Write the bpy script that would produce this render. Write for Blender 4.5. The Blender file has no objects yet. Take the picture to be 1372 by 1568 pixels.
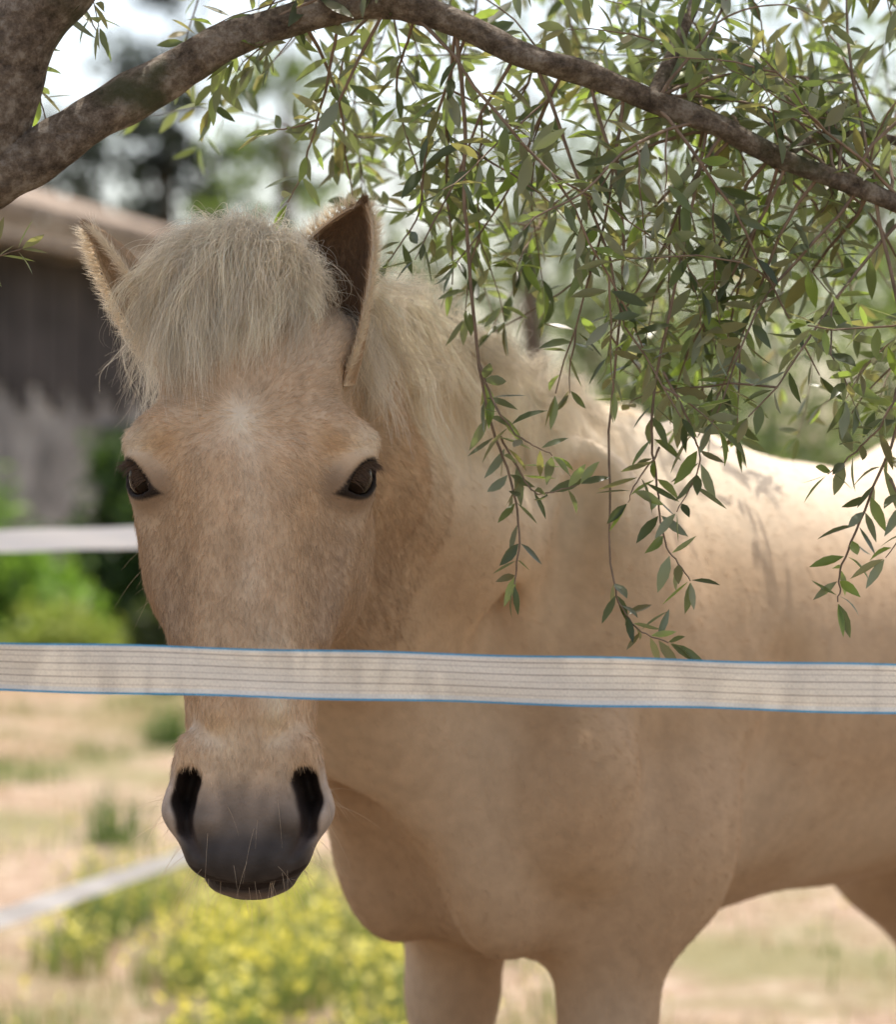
import bpy, math
import numpy as np
from mathutils import Vector
rng = np.random.default_rng(11)
S = bpy.context.scene
f32 = np.float32

# ------------------------------------------------------------------ helpers
def link(o, parent=None):
    S.collection.objects.link(o)
    if parent is not None:
        o.parent = parent
    return o
def empty(name, loc=(0,0,0)):
    e = bpy.data.objects.new(name, None); e.location = loc; e.empty_display_size = .1
    S.collection.objects.link(e); return e
def mesh_obj(name, V, F, mat, parent=None, smooth=True, cols=None, uv=None):
    V = np.asarray(V, f32)
    Fs = F if isinstance(F, list) else [F]
    Fs = [np.asarray(a, np.int32) for a in Fs if len(a)]
    me = bpy.data.meshes.new(name)
    me.vertices.add(len(V)); me.vertices.foreach_set('co', V.ravel())
    loops = np.concatenate([a.ravel() for a in Fs])
    sizes = np.concatenate([np.full(len(a), a.shape[1], np.int32) for a in Fs])
    starts = np.concatenate([[0], np.cumsum(sizes)[:-1]]).astype(np.int32)
    me.loops.add(len(loops)); me.loops.foreach_set('vertex_index', loops)
    me.polygons.add(len(sizes)); me.polygons.foreach_set('loop_start', starts)
    me.polygons.foreach_set('use_smooth', np.full(len(sizes), smooth))
    me.update(calc_edges=True)
    if cols is not None:
        a = me.attributes.new('col', 'FLOAT_COLOR', 'POINT')
        c = np.ones((len(V), 4), f32); c[:, :3] = cols
        a.data.foreach_set('color', c.ravel())
    if uv is not None:
        l = me.uv_layers.new(name='UVMap')
        l.data.foreach_set('uv', np.asarray(uv, f32)[loops].ravel())
    me.validate(clean_customdata=False)
    me.materials.append(mat)
    o = bpy.data.objects.new(name, me)
    return link(o, parent)
def curves_obj(name, P, R, C, mat, parent=None):
    N, K, _ = P.shape
    cu = bpy.data.hair_curves.new(name)
    cu.add_curves([K]*N)
    cu.attributes['position'].data.foreach_set('vector', P.astype(f32).ravel())
    a = cu.attributes.get('radius') or cu.attributes.new('radius', 'FLOAT', 'POINT')
    a.data.foreach_set('value', R.astype(f32).ravel())
    a = cu.attributes.new('col', 'FLOAT_COLOR', 'CURVE')
    c = np.ones((N, 4), f32); c[:, :3] = C
    a.data.foreach_set('color', c.ravel())
    cu.materials.append(mat)
    o = bpy.data.objects.new(name, cu)
    return link(o, parent)

class NT:
    def __init__(s, name):
        s.m = bpy.data.materials.new(name); s.m.use_nodes = True
        s.t = s.m.node_tree; s.t.nodes.clear()
        s.out = s.n('ShaderNodeOutputMaterial')
    def n(s, typ, **kw):
        nd = s.t.nodes.new(typ)
        for k, v in kw.items(): setattr(nd, k, v)
        return nd
    def l(s, a, b): s.t.links.new(a, b)
    def ramp(s, fac, stops, interp='LINEAR'):
        r = s.n('ShaderNodeValToRGB'); r.color_ramp.interpolation = interp
        e = r.color_ramp.elements
        while len(e) < len(stops): e.new(.5)
        for i, (p, c) in enumerate(stops):
            e[i].position = p; e[i].color = (*c, 1)
        s.l(fac, r.inputs['Fac']); return r.outputs['Color']
def noise(t, scale, detail=4, coord=None, rough=.55):
    n = t.n('ShaderNodeTexNoise'); n.inputs['Scale'].default_value = scale
    n.inputs['Detail'].default_value = detail; n.inputs['Roughness'].default_value = rough
    if coord is None:
        coord = t.n('ShaderNodeTexCoord').outputs['Object']
    t.l(coord, n.inputs['Vector']); return n.outputs['Fac']
def bumpn(t, h, strength, dist):
    b = t.n('ShaderNodeBump'); b.inputs['Strength'].default_value = strength
    b.inputs['Distance'].default_value = dist; t.l(h, b.inputs['Height']); return b.outputs['Normal']
def attr_mat(name, rough=.6, spec=.3, transl=0., back=None, bump=None, noise_amt=0., noise_scale=30, tmul=None):
    t = NT(name); a = t.n('ShaderNodeAttribute', attribute_name='col')
    c = a.outputs['Color']
    if noise_amt:
        nn = noise(t, noise_scale)
        hs = t.n('ShaderNodeMapRange'); t.l(nn, hs.inputs['Value'])
        hs.inputs['From Min'].default_value=.3; hs.inputs['From Max'].default_value=.7
        hs.inputs['To Min'].default_value=1-noise_amt; hs.inputs['To Max'].default_value=1+noise_amt
        vm = t.n('ShaderNodeVectorMath', operation='SCALE'); t.l(c, vm.inputs[0]); t.l(hs.outputs[0], vm.inputs['Scale'])
        c = vm.outputs[0]
    if back is not None:
        g = t.n('ShaderNodeNewGeometry'); mx = t.n('ShaderNodeMix', data_type='RGBA')
        t.l(g.outputs['Backfacing'], mx.inputs['Factor']); t.l(c, mx.inputs['A'])
        mx.inputs['B'].default_value = (*back, 1); c2 = mx.outputs['Result']
    else: c2 = c
    p = t.n('ShaderNodeBsdfPrincipled'); t.l(c2, p.inputs['Base Color'])
    p.inputs['Roughness'].default_value = rough
    p.inputs['Specular IOR Level'].default_value = spec
    if bump: t.l(bumpn(t, noise(t, bump[0]), bump[1], bump[2]), p.inputs['Normal'])
    sh = p.outputs[0]
    if transl:
        tr = t.n('ShaderNodeBsdfTranslucent')
        vm = t.n('ShaderNodeVectorMath', operation='MULTIPLY'); t.l(c, vm.inputs[0])
        vm.inputs[1].default_value = tmul or (1.05, 1.02, 1.0)
        t.l(vm.outputs[0], tr.inputs['Color'])
        m = t.n('ShaderNodeMixShader'); m.inputs[0].default_value = transl
        t.l(sh, m.inputs[1]); t.l(tr.outputs[0], m.inputs[2]); sh = m.outputs[0]
    t.l(sh, t.out.inputs['Surface']); return t.m
def solid_mat(name, col, rough=.7, var=.15, scale=8, bump=None, spec=.3):
    t = NT(name); nn = noise(t, scale)
    c = t.ramp(nn, [(.3, tuple(x*(1-var) for x in col)), (.7, tuple(min(1, x*(1+var)) for x in col))])
    p = t.n('ShaderNodeBsdfPrincipled'); t.l(c, p.inputs['Base Color'])
    p.inputs['Roughness'].default_value = rough; p.inputs['Specular IOR Level'].default_value = spec
    if bump: t.l(bumpn(t, noise(t, bump[0]), bump[1], bump[2]), p.inputs['Normal'])
    t.l(p.outputs[0], t.out.inputs['Surface']); return t.m

def catmull(P, n):
    P = np.asarray(P, float); Q = np.vstack([2*P[0]-P[1], P, 2*P[-1]-P[-2]])
    out = []
    for i in range(1, len(Q)-2):
        t = np.linspace(0, 1, n, endpoint=False)[:, None]
        a, b, c, d = Q[i-1], Q[i], Q[i+1], Q[i+2]
        out.append(.5*((2*b)+(-a+c)*t+(2*a-5*b+4*c-d)*t**2+(-a+3*b-3*c+d)*t**3))
    out.append(Q[-2][None]); return np.vstack(out)
def tube(P, r, k=8, rough=0.):
    P = np.asarray(P, float); r = np.broadcast_to(r, (len(P),)).astype(float)
    T = np.gradient(P, axis=0); T /= np.linalg.norm(T, axis=1)[:, None]+1e-9
    up = np.array([.13, .97, .21]); A = np.cross(T, up); A /= np.linalg.norm(A, axis=1)[:, None]+1e-9
    B = np.cross(T, A); th = np.linspace(0, 2*np.pi, k, endpoint=False)
    rr = np.repeat(r[:, None], k, 1)
    if rough: 
        ln = np.concatenate([[0], np.cumsum(np.linalg.norm(np.diff(P, axis=0), axis=1))])
        ph = rng.uniform(0, 6, 6)
        rr = rr*(1+rough*(np.sin(ln[:, None]*70+ph[0]+2*th)*.5+np.sin(ln[:, None]*33+ph[1]+3*th)*.7+np.sin(ln[:, None]*140+ph[2]-th*5)*.3+np.sin(th*7+ln[:, None]*20+ph[3])*.35))
    V = P[:, None]+rr[..., None]*(np.cos(th)[None, :, None]*A[:, None]+np.sin(th)[None, :, None]*B[:, None])
    n = len(P); i = np.arange(n-1)[:, None]; j = np.arange(k)[None]; j2 = (j+1) % k
    F = np.stack([i*k+j, i*k+j2, (i+1)*k+j2, (i+1)*k+j], -1).reshape(-1, 4)
    return V.reshape(-1, 3), F
def merge(parts):
    Vs, Fs, o = [], [], 0
    for V, F in parts:
        Vs.append(V); Fs.append(F+o); o += len(V)
    return np.vstack(Vs), np.vstack(Fs)
def box(c, s, rotz=0.):
    c = np.array(c, float); s = np.array(s, float)/2
    V = np.array([[x, y, z] for x in (-1, 1) for y in (-1, 1) for z in (-1, 1)], float)*s
    cr, sr = math.cos(rotz), math.sin(rotz)
    V = np.stack([V[:, 0]*cr-V[:, 1]*sr, V[:, 0]*sr+V[:, 1]*cr, V[:, 2]], 1)+c
    F = np.array([[0,1,3,2],[4,6,7,5],[0,4,5,1],[2,3,7,6],[0,2,6,4],[1,5,7,3]])
    return V, F
def vnoise(P, scale, seed=0):
    r = np.random.default_rng(seed); out = np.zeros(len(P))
    for i in range(6):
        k = r.normal(size=3)*scale*(1+.5*i); out += np.sin(P@k+r.uniform(0, 6))/(1+.4*i)
    return out/3.0
def sstep(a, b, x):
    t = np.clip((x-a)/(b-a), 0, 1); return t*t*(3-2*t)

# ------------------------------------------------------------------ implicit surface tools
def smin(a, b, k):
    h = np.clip(.5+.5*(b-a)/k, 0, 1); return (b*(1-h)+a*h-k*h*(1-h)).astype(f32)
def smax(a, b, k): return -smin(-a, -b, k)
def ell(x, y, z, c, r, rot=0.):
    x = x-c[0]; y = y-c[1]; z = z-c[2]
    if rot:
        cr, sr = math.cos(rot), math.sin(rot); x, z = x*cr-z*sr, x*sr+z*cr
    k0 = np.sqrt((x/r[0])**2+(y/r[1])**2+(z/r[2])**2)
    k1 = np.sqrt((x/r[0]**2)**2+(y/r[1]**2)**2+(z/r[2]**2)**2)+1e-6
    return (k0*(k0-1)/k1).astype(f32)
def cap(x, y, z, a, b, ra, rb, sc=(1, 1, 1)):
    a = np.array(a, float)*sc; b = np.array(b, float)*sc; x = x*sc[0]; y = y*sc[1]; z = z*sc[2]
    d = b-a; dd = d@d
    t = np.clip(((x-a[0])*d[0]+(y-a[1])*d[1]+(z-a[2])*d[2])/dd, 0, 1)
    return (np.sqrt((x-a[0]-t*d[0])**2+(y-a[1]-t*d[1])**2+(z-a[2]-t*d[2])**2)-(ra+(rb-ra)*t)).astype(f32)
def nets(F, xs, ys, zs):
    ins = F < 0
    c = [ins[i:ins.shape[0]-1+i, j:ins.shape[1]-1+j, k:ins.shape[2]-1+k] for i in (0,1) for j in (0,1) for k in (0,1)]
    cnt = sum(a.astype(np.int8) for a in c)
    act = (cnt > 0) & (cnt < 8)
    I, J, K = np.nonzero(act)
    vid = np.full(act.shape, -1, np.int32); vid[I, J, K] = np.arange(len(I))
    co = [(i,j,k) for i in (0,1) for j in (0,1) for k in (0,1)]
    fv = {q: F[I+q[0], J+q[1], K+q[2]] for q in co}
    acc = np.zeros((len(I), 3)); n = np.zeros(len(I))
    for q in co:
        for ax in range(3):
            if q[ax] == 0:
                q2 = list(q); q2[ax] = 1; q2 = tuple(q2)
                f0, f1 = fv[q], fv[q2]; m = (f0 < 0) != (f1 < 0)
                t = np.where(m, f0/(np.where(m, f0-f1, 1)), 0)
                p = np.zeros((len(I), 3)); p[:] = q; p[:, ax] += t
                acc[m] += p[m]; n[m] += 1
    p = acc/n[:, None]
    V = np.stack([xs[0]+(I+p[:, 0])*(xs[1]-xs[0]), ys[0]+(J+p[:, 1])*(ys[1]-ys[0]), zs[0]+(K+p[:, 2])*(zs[1]-zs[0])], 1)
    Q = []
    def add(a, b, c_, d, flip):
        q = np.stack([a, b, c_, d], 1); q[flip] = q[flip][:, ::-1]; Q.append(q)
    s0, s1 = ins[:-1, 1:-1, 1:-1], ins[1:, 1:-1, 1:-1]; i, j, k = np.nonzero(s0 != s1); j += 1; k += 1
    add(vid[i,j-1,k-1], vid[i,j,k-1], vid[i,j,k], vid[i,j-1,k], ~ins[i,j,k])
    s0, s1 = ins[1:-1, :-1, 1:-1], ins[1:-1, 1:, 1:-1]; i, j, k = np.nonzero(s0 != s1); i += 1; k += 1
    add(vid[i-1,j,k-1], vid[i-1,j,k], vid[i,j,k], vid[i,j,k-1], ~ins[i,j,k])
    s0, s1 = ins[1:-1, 1:-1, :-1], ins[1:-1, 1:-1, 1:]; i, j, k = np.nonzero(s0 != s1); i += 1; j += 1
    add(vid[i-1,j-1,k], vid[i,j-1,k], vid[i,j,k], vid[i-1,j,k], ~ins[i,j,k])
    return V, np.vstack(Q)
def lap(V, F, it=1, lam=.5):
    E = np.vstack([F[:, [0,1]], F[:, [1,2]], F[:, [2,3]], F[:, [3,0]]])
    n = np.bincount(E.ravel(), minlength=len(V)).astype(float)+1e-9
    for _ in range(it):
        A = np.stack([np.bincount(E[:, 0], V[E[:, 1], a], len(V))+np.bincount(E[:, 1], V[E[:, 0], a], len(V)) for a in range(3)], 1)
        V = V+lam*(A/n[:, None]-V)
    return V
def vnormals(V, F):
    fn = np.cross(V[F[:, 2]]-V[F[:, 0]], V[F[:, 3]]-V[F[:, 1]])
    N = np.zeros_like(V)
    for c in range(4):
        for a in range(3): N[:, a] += np.bincount(F[:, c], fn[:, a], len(V))
    return N/(np.linalg.norm(N, axis=1)[:, None]+1e-12)
def scatter(V, F, N, n, weight=None):
    T = np.vstack([F[:, [0,1,2]], F[:, [0,2,3]]])
    ar = np.linalg.norm(np.cross(V[T[:,1]]-V[T[:,0]], V[T[:,2]]-V[T[:,0]]), axis=1)
    if weight is not None: ar = ar*weight(V[T].mean(1))
    k = rng.choice(len(T), n, p=ar/ar.sum()); T = T[k]
    a, b = rng.random(n), rng.random(n); m = a+b > 1; a[m] = 1-a[m]; b[m] = 1-b[m]; c = 1-a-b
    P = V[T[:,0]]*a[:,None]+V[T[:,1]]*b[:,None]+V[T[:,2]]*c[:,None]
    Q = N[T[:,0]]*a[:,None]+N[T[:,1]]*b[:,None]+N[T[:,2]]*c[:,None]
    return P, Q/(np.linalg.norm(Q, axis=1)[:, None]+1e-9)
def nrm(a): return a/(np.linalg.norm(a, axis=-1, keepdims=True)+1e-9)

# ================================================================== HORSE
HX, HY = -.178, 2.30
BO = (.07, 2.95)
def neck_sdf(X, Y, Z):
    d = cap(X, Y, Z, (.06,2.93,1.14), (-.03,2.76,1.27), .155, .106)
    d = smin(d, cap(X, Y, Z, (-.03,2.76,1.27), (-.165,2.50,1.40), .106, .074), .05)
    d = smin(d, cap(X, Y, Z, (.17,3.06,1.345), (.05,2.86,1.395), .06, .040), .06)
    d = smin(d, cap(X, Y, Z, (.05,2.86,1.395), (-.045,2.69,1.440), .040, .044), .05)
    d = smin(d, cap(X, Y, Z, (-.045,2.69,1.440), (-.165,2.47,1.47), .044, .048), .05)
    d = smin(d, cap(X, Y, Z, (-.05,2.83,1.04), (-.12,2.66,1.20), .105, .070), .06)
    d = smin(d, cap(X, Y, Z, (-.12,2.66,1.20), (-.17,2.50,1.31), .070, .06), .05)
    return d
def body_sdf(X, Y, Z):
    s = ((X-BO[0])*.7+(Y-BO[1])*.714).astype(f32); t = ((X-BO[0])*.714-(Y-BO[1])*.7).astype(f32); at = np.abs(t)
    d = ell(s, t, Z, (.50,0,1.095), (.56,.235,.270), .07)
    d = smin(d, ell(s, t, Z, (.18,0,1.09), (.36,.195,.285)), .08)
    d = smin(d, ell(s, t, Z, (.17,0,1.285), (.24,.065,.125)), .08)
    d = smin(d, ell(s, t, Z, (-.01,0,1.030), (.160,.145,.225)), .06)
    d = smin(d, ell(s, at, Z, (-.095,.082,.965), (.090,.066,.150)), .04)
    d = smin(d, ell(s, at, Z, (.05,.135,1.13), (.115,.070,.27), -.4), .030)
    d = smin(d, ell(s, at, Z, (-.064,.147,1.01), (.085,.078,.11)), .022)
    d = smin(d, ell(s, at, Z, (.10,.158,.955), (.105,.066,.12)), .022)
    d = smin(d, ell(s, t, Z, (.95,0,1.16), (.36,.22,.265)), .08)
    d = smin(d, ell(s, at, Z, (1.05,.12,1.03), (.25,.13,.27)), .07)
    d = smin(d, neck_sdf(X, Y, Z), .06)
    d = smax(d, -cap(s, at, Z, (.230,.235,1.12), (.200,.205,.88), .030, .040), .040)   # behind the shoulder
    d = smax(d, -cap(s, at, Z, (-.235,0,1.06), (-.195,0,.86), .014, .018), .07)         # between the pectorals
    d = smax(d, -cap(s, at, Z, (-.165,.125,1.22), (-.16,.165,1.09), .018, .014), .05)  # jugular groove
    d = smax(d, -cap(s, at, Z, (.03,.236,1.12), (-.01,.232,.90), .026, .024), .038)
    d = smax(d, -cap(s, at, Z, (-.04,.148,1.33), (-.13,.198,1.13), .024, .024), .040)    # front edge of the scapula
    L = cap(s, at, Z, (.04,.132,.92), (.03,.120,.74), .072, .050)
    L = smin(L, cap(s, at, Z, (.03,.120,.74), (.02,.124,.50), .050, .040), .03)
    L = smin(L, ell(s, at, Z, (.012,.124,.47), (.044,.040,.05)), .03)
    L = smin(L, cap(s, at, Z, (.025,.124,.44), (.03,.124,.17), .030, .028), .02)
    L = smin(L, ell(s, at, Z, (.03,.124,.16), (.038,.036,.04)), .02)
    L = smin(L, cap(s, at, Z, (.03,.124,.15), (-.005,.124,.08), .029, .036), .02)
    L = smin(L, smax(cap(s, at, Z, (-.01,.124,.10), (-.03,.124,.0), .040, .064), -(Z-.004), .004), .01)
    d = smin(d, L, .08)
    H = cap(s, at, Z, (1.12,.12,.98), (.99,.155,.83), .16, .11)
    H = smin(H, cap(s, at, Z, (.99,.155,.83), (1.22,.135,.52), .10, .048), .05)
    H = smin(H, ell(s, at, Z, (1.25,.135,.49), (.055,.035,.06)), .03)
    H = smin(H, cap(s, at, Z, (1.24,.135,.46), (1.21,.13,.17), .035, .030), .02)
    H = smin(H, ell(s, at, Z, (1.21,.13,.16), (.04,.036,.04)), .02)
    H = smin(H, cap(s, at, Z, (1.21,.13,.15), (1.17,.13,.08), .03, .038), .02)
    H = smin(H, smax(cap(s, at, Z, (1.165,.13,.10), (1.145,.13,.0), .040, .062), -(Z-.004), .004), .01)
    return smin(d, H, .05)

HT = np.array([ # w, a, vf, vb, vm
 (.952,.014,.060,.085,.072),(.960,.032,.040,.105,.07),(.975,.046,.022,.115,.065),(.995,.056,.012,.118,.055),(1.018,.0615,.006,.12,.05),
 (1.044,.0635,.003,.12,.05),(1.072,.0605,.003,.12,.05),(1.10,.0575,.003,.125,.055),(1.136,.060,.002,.14,.06),
 (1.176,.069,0,.165,.07),(1.205,.081,0,.19,.08),(1.233,.092,0,.215,.090),(1.274,.099,0,.235,.092),(1.314,.100,.001,.245,.085),
 (1.348,.100,.005,.245,.078),(1.383,.097,.011,.24,.08),(1.429,.086,.022,.235,.09),(1.47,.074,.040,.22,.10),(1.50,.060,.058,.20,.12),
 (1.525,.035,.085,.16,.13),(1.535,.012,.10,.14,.13)])
def tab(col):
    w = np.linspace(.94, 1.545, 600); v = np.interp(w, HT[:, 0], HT[:, col])
    k = np.exp(-np.linspace(-2, 2, 17)**2); k /= k.sum()
    return w, np.convolve(np.pad(v, 8, 'edge'), k, 'valid')
TB = {c: tab(c) for c in (1,2,3,4)}
NE = 2.15
def vsurf(u, w):
    a, vf, vm = [np.interp(w, *TB[c]) for c in (1, 2, 4)]
    q = np.clip(np.abs(u)/a, 0, .995)
    return vm-(vm-vf)*(1-q**NE)**(1/NE)
EYE = np.array([.0860, .056, 1.331])
EA, EB = .86, .51
SL = .45
def nostril(au, v, w, grow=0., sy=.30):
    def nc(p, q_, ra, rb): return cap(au, v, w, p, q_, ra+grow, rb+grow, (1, sy, 1))
    nn = nc((.0510,.012,1.063),(.0560,.012,1.044),.0108,.0094)
    nn = smin(nn, nc((.0560,.012,1.044),(.0545,.006,1.018),.0090,.0056), .006)
    return smin(nn, nc((.0545,.006,1.018),(.0400,.000,.996),.0054,.0020), .006)
def head_sdf(X, Y, Z):
    u = (X-HX).astype(f32); v = (Y-HY).astype(f32); w = Z.astype(f32); au = np.abs(u)
    g = lambda c: np.interp(w[0,0,:], *TB[c]).astype(f32)[None, None, :]
    a, vf, vb, vm = g(1), g(2), g(3), g(4)
    b = np.where(v < vm, np.maximum(vm-vf, .004), np.maximum(vb-vm, .004))
    q = ((au/a)**NE+(np.abs(v-vm)/b)**NE)**(1/NE)
    d = ((q-1)*np.minimum(a, np.minimum(b, .07))*1.0).astype(f32)
    d = np.maximum(d, np.maximum(w-1.534, .953-w)).astype(f32)
    E = lambda c, r, rot=0.: ell(au, v, w, c, r, rot)
    C = lambda p, q_, ra, rb: cap(au, v, w, p, q_, ra, rb)
    d = smin(d, C((.078,.026,1.378),(.098,.060,1.362),.012,.014), .026)      # orbital arch
    d = smin(d, C((.096,.075,1.318),(.064,.038,1.19),.015,.010), .012)       # facial crest
    d = smin(d, E((.066,.15,1.262),(.038,.080,.080)), .025)                   # cheek
    d = smin(d, C((.030,.018,1.345),(.026,.012,1.13), .015,.013), .020)      # nasal bones
    d = smin(d, C((.050,.105,1.42),(.074,.100,1.455),.026,.024), .03)        # ear base
    d = smax(d, -E((.104,.083,1.412),(.016,.028,.022)), .03)                 # temple hollow
    d = smax(d, -E((.078,.004,1.25),(.026,.030,.080)), .024)                 # hollow beside nasal bone
    d = smax(d, -E((.072,.010,1.12),(.018,.030,.030)), .028)
    d = smin(d, C((.050,.024,1.090),(.0575,.028,1.035),.013,.0160), .018)      # nostril wings
    d = smin(d, C((.0575,.028,1.035),(.042,.022,.998),.0138,.011), .018)
    d = smin(d, C((.032,.016,1.085),(.036,.012,1.03),.010,.010), .015)        # inner rim
    d = smin(d, E((0,.030,.992),(.048,.030,.024)), .02)                       # upper lip
    d = smin(d, E((0,.062,.966),(.038,.036,.014)), .008)                      # chin / lower lip
    d = smin(d, E((0,.085,1.0),(.045,.05,.04)), .02)
    ex, ey, ez = au-EYE[0], v-EYE[1], w-EYE[2]
    rr = np.sqrt(ex**2+ey**2+ez**2)
    d = smin(d, (rr-.0265).astype(f32), .014)
    ef = ex*EA-ey*EB; eh = ex*EB+ey*EA
    ca, sa = math.cos(SL), math.sin(SL)
    h2 = eh*ca+ez*sa; z2 = -eh*sa+ez*ca
    lens = (np.abs(z2+.001)-.0135*(1-(h2/.0235)**2))*.8
    lens = np.maximum(lens, -(ef-.003))
    d = smax(d, -lens.astype(f32), .003)
    up = np.abs(np.sqrt((h2/1.5)**2+(z2-.002)**2)-.0200)-.0020
    up = np.maximum(np.maximum(up, np.abs(rr-.0276)-.0025), -z2*.5)
    d = smin(d, up.astype(f32), .006)
    d = smax(d, -nostril(au, v, w), .007)
    m = cap(au, v, w, (0,.014,.966),(.030,.026,.970),.0035,.0035)
    m = np.minimum(m, cap(au, v, w, (.030,.026,.970),(.050,.065,.985),.0035,.003))
    return smax(d, -m, .005)
def grid(x0, x1, y0, y1, z0, z1, h):
    xs, ys, zs = [np.arange(a, b, h, dtype=np.float64) for a, b in ((x0,x1),(y0,y1),(z0,z1))]
    return xs, ys, zs, np.meshgrid(xs.astype(f32), ys.astype(f32), zs.astype(f32), indexing='ij')
xs, ys, zs, (X, Y, Z) = grid(HX-.17, HX+.20, 2.275, 2.622, .935, 1.56, .0025)
D = smin(head_sdf(X, Y, Z), neck_sdf(X, Y, Z), .03)
HV, HF = nets(D, xs, ys, zs); HV = lap(HV, HF, 1, .4)
xs, ys, zs, (X, Y, Z) = grid(-.40, 1.42, 2.60, 4.35, -.02, 1.56, .0105)
D = body_sdf(X, Y, Z)
BV, BF = nets(D, xs, ys, zs); BV = lap(BV, BF, 2, .5)
del X, Y, Z, D
HN, BN = vnormals(HV, HF), vnormals(BV, BF)

TAN = np.array([.54,.385,.250]); CREAM = np.array([.86,.775,.63])
def mixc(c, k, f): return c*(1-f[:, None])+np.asarray(k)[None]*f[:, None]
def horse_col(P):
    u, v, w = P[:, 0]-HX, P[:, 1]-HY, P[:, 2]; au = np.abs(u)
    n1 = vnoise(P, 18, 1); n2 = vnoise(P, 55, 2); n3 = vnoise(P, 6, 3); n4 = vnoise(P, 150, 5)
    c = np.repeat(TAN[None], len(P), 0)*(1+.11*n1+.11*n2+.06*n4)[:, None]
    head = (v < .29) & (w > .94) & (au < .2)
    hd = head.astype(float)
    c = mixc(c, CREAM, hd*np.clip(.22+.25*n2,0,1)*np.exp(-((u-.004*np.sin(w*40)-.006*n1)/.012)**2)*sstep(1.17,1.25,w)*sstep(1.42,1.38,w)*(v<.06))
    c = mixc(c, CREAM, hd*.4*np.exp(-((u+.006)**2+(w-1.386)**2)/.020**2)*(v<.06))
    c = mixc(c, CREAM, hd*.75*np.exp(-((u-.026)/.016)**2-((w-1.140)/.045)**2)*(v<.06))
    c = mixc(c, CREAM, hd*.4*np.exp(-((u+.02)/.03)**2-((w-1.10)/.035)**2)*(v<.06))
    c = mixc(c, CREAM, hd*.25*sstep(1.40,1.47,w))
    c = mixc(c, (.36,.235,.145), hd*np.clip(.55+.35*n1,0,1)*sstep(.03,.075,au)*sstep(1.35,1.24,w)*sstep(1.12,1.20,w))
    c = mixc(c, CREAM, hd*.45*sstep(.07,.10,au)*sstep(1.39,1.37,w)*sstep(1.345,1.36,w)*(v<.08))
    mz = hd*sstep(1.095,1.040,w+.35*np.maximum(0,au-.03)+.006*n1)*(v < .14)
    c = mixc(c, (.22,.185,.165), mz*.92)
    c = mixc(c, (.058,.049,.046), mz*sstep(1.045,1.002,w+.009*n2)*sstep(.066,.050,au))
    c = mixc(c, (.45,.37,.315), hd*.75*sstep(.0585,.068,au)*sstep(1.10,1.06,w)*(v<.14))
    c = mixc(c, (.18,.14,.12), hd*.85*sstep(.964,.958,w)*(v<.2))
    c = np.where((mz > .3)[:, None], c*(1+.25*n4+.15*n2)[:, None], c)
    dn = nostril(au, v*0+.01, w)
    c = mixc(c, (.06,.045,.04), hd*sstep(.0035,-.0005,dn)*(v < .07))
    c = mixc(c, (.022,.016,.014), hd*sstep(-.002,-.007,dn)*(v < .07))
    m = (np.abs(w-(.968+6*np.minimum(au,.05)**2)) < .0045) & (v < .08) & head
    c[m] = (.025,.018,.016)
    e = np.sqrt((au-EYE[0])**2+(v-EYE[1])**2+((w-EYE[2])*1.1)**2)
    z2 = w-EYE[2]
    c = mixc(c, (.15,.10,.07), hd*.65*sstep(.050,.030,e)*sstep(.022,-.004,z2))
    eh = (au-EYE[0])*EB+(v-EYE[1])*EA; zz = -eh*math.sin(SL)+z2*math.cos(SL); hh = eh*math.cos(SL)+z2*math.sin(SL)
    ln2 = np.abs(zz+.001)-.0135*(1-(hh/.028)**2)
    c = mixc(c, (.025,.018,.015), hd*sstep(.0065,.003,ln2)*sstep(.037,.032,e))
    bd = 1-hd
    c = mixc(c, (.42,.27,.16), bd*.62*sstep(1.28,.95,w))  # darker towards the belly: underside shade painted into the coat
    c = mixc(c, CREAM, bd*.62*sstep(1.22,1.40,w+.03*n3))  # paler topline: sun highlight on back and rump painted into the coat
    c = mixc(c, CREAM, bd*.16*sstep(.1,.8,n3))
    c = mixc(c, (.32,.205,.125), bd*.32*sstep(.2,.9,-n3+.3*n1))
    c = mixc(c, (.16,.13,.10), bd*sstep(.085,.075,w))
    return np.clip(c, .01, .95)
horse = empty('horse', (0, 0, 0))
skin = attr_mat('horse_coat', .55, .16, bump=(260, .4, .002), noise_amt=.08, noise_scale=60)
furm = attr_mat('horse_fur', .45, .25)
manem = attr_mat('mane_hair', .42, .4, transl=.35)
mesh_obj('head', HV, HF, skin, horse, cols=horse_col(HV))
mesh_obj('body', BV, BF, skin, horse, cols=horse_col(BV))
t = NT('eye'); p = t.n('ShaderNodeBsdfPrincipled'); t.l(t.ramp(noise(t, 60), [(.3,(.004,.003,.002)),(.8,(.02,.010,.005))]), p.inputs['Base Color'])
p.inputs['Roughness'].default_value=.04; p.inputs['Specular IOR Level'].default_value=.10
t.l(p.outputs[0], t.out.inputs[0]); eyem = t.m
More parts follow.
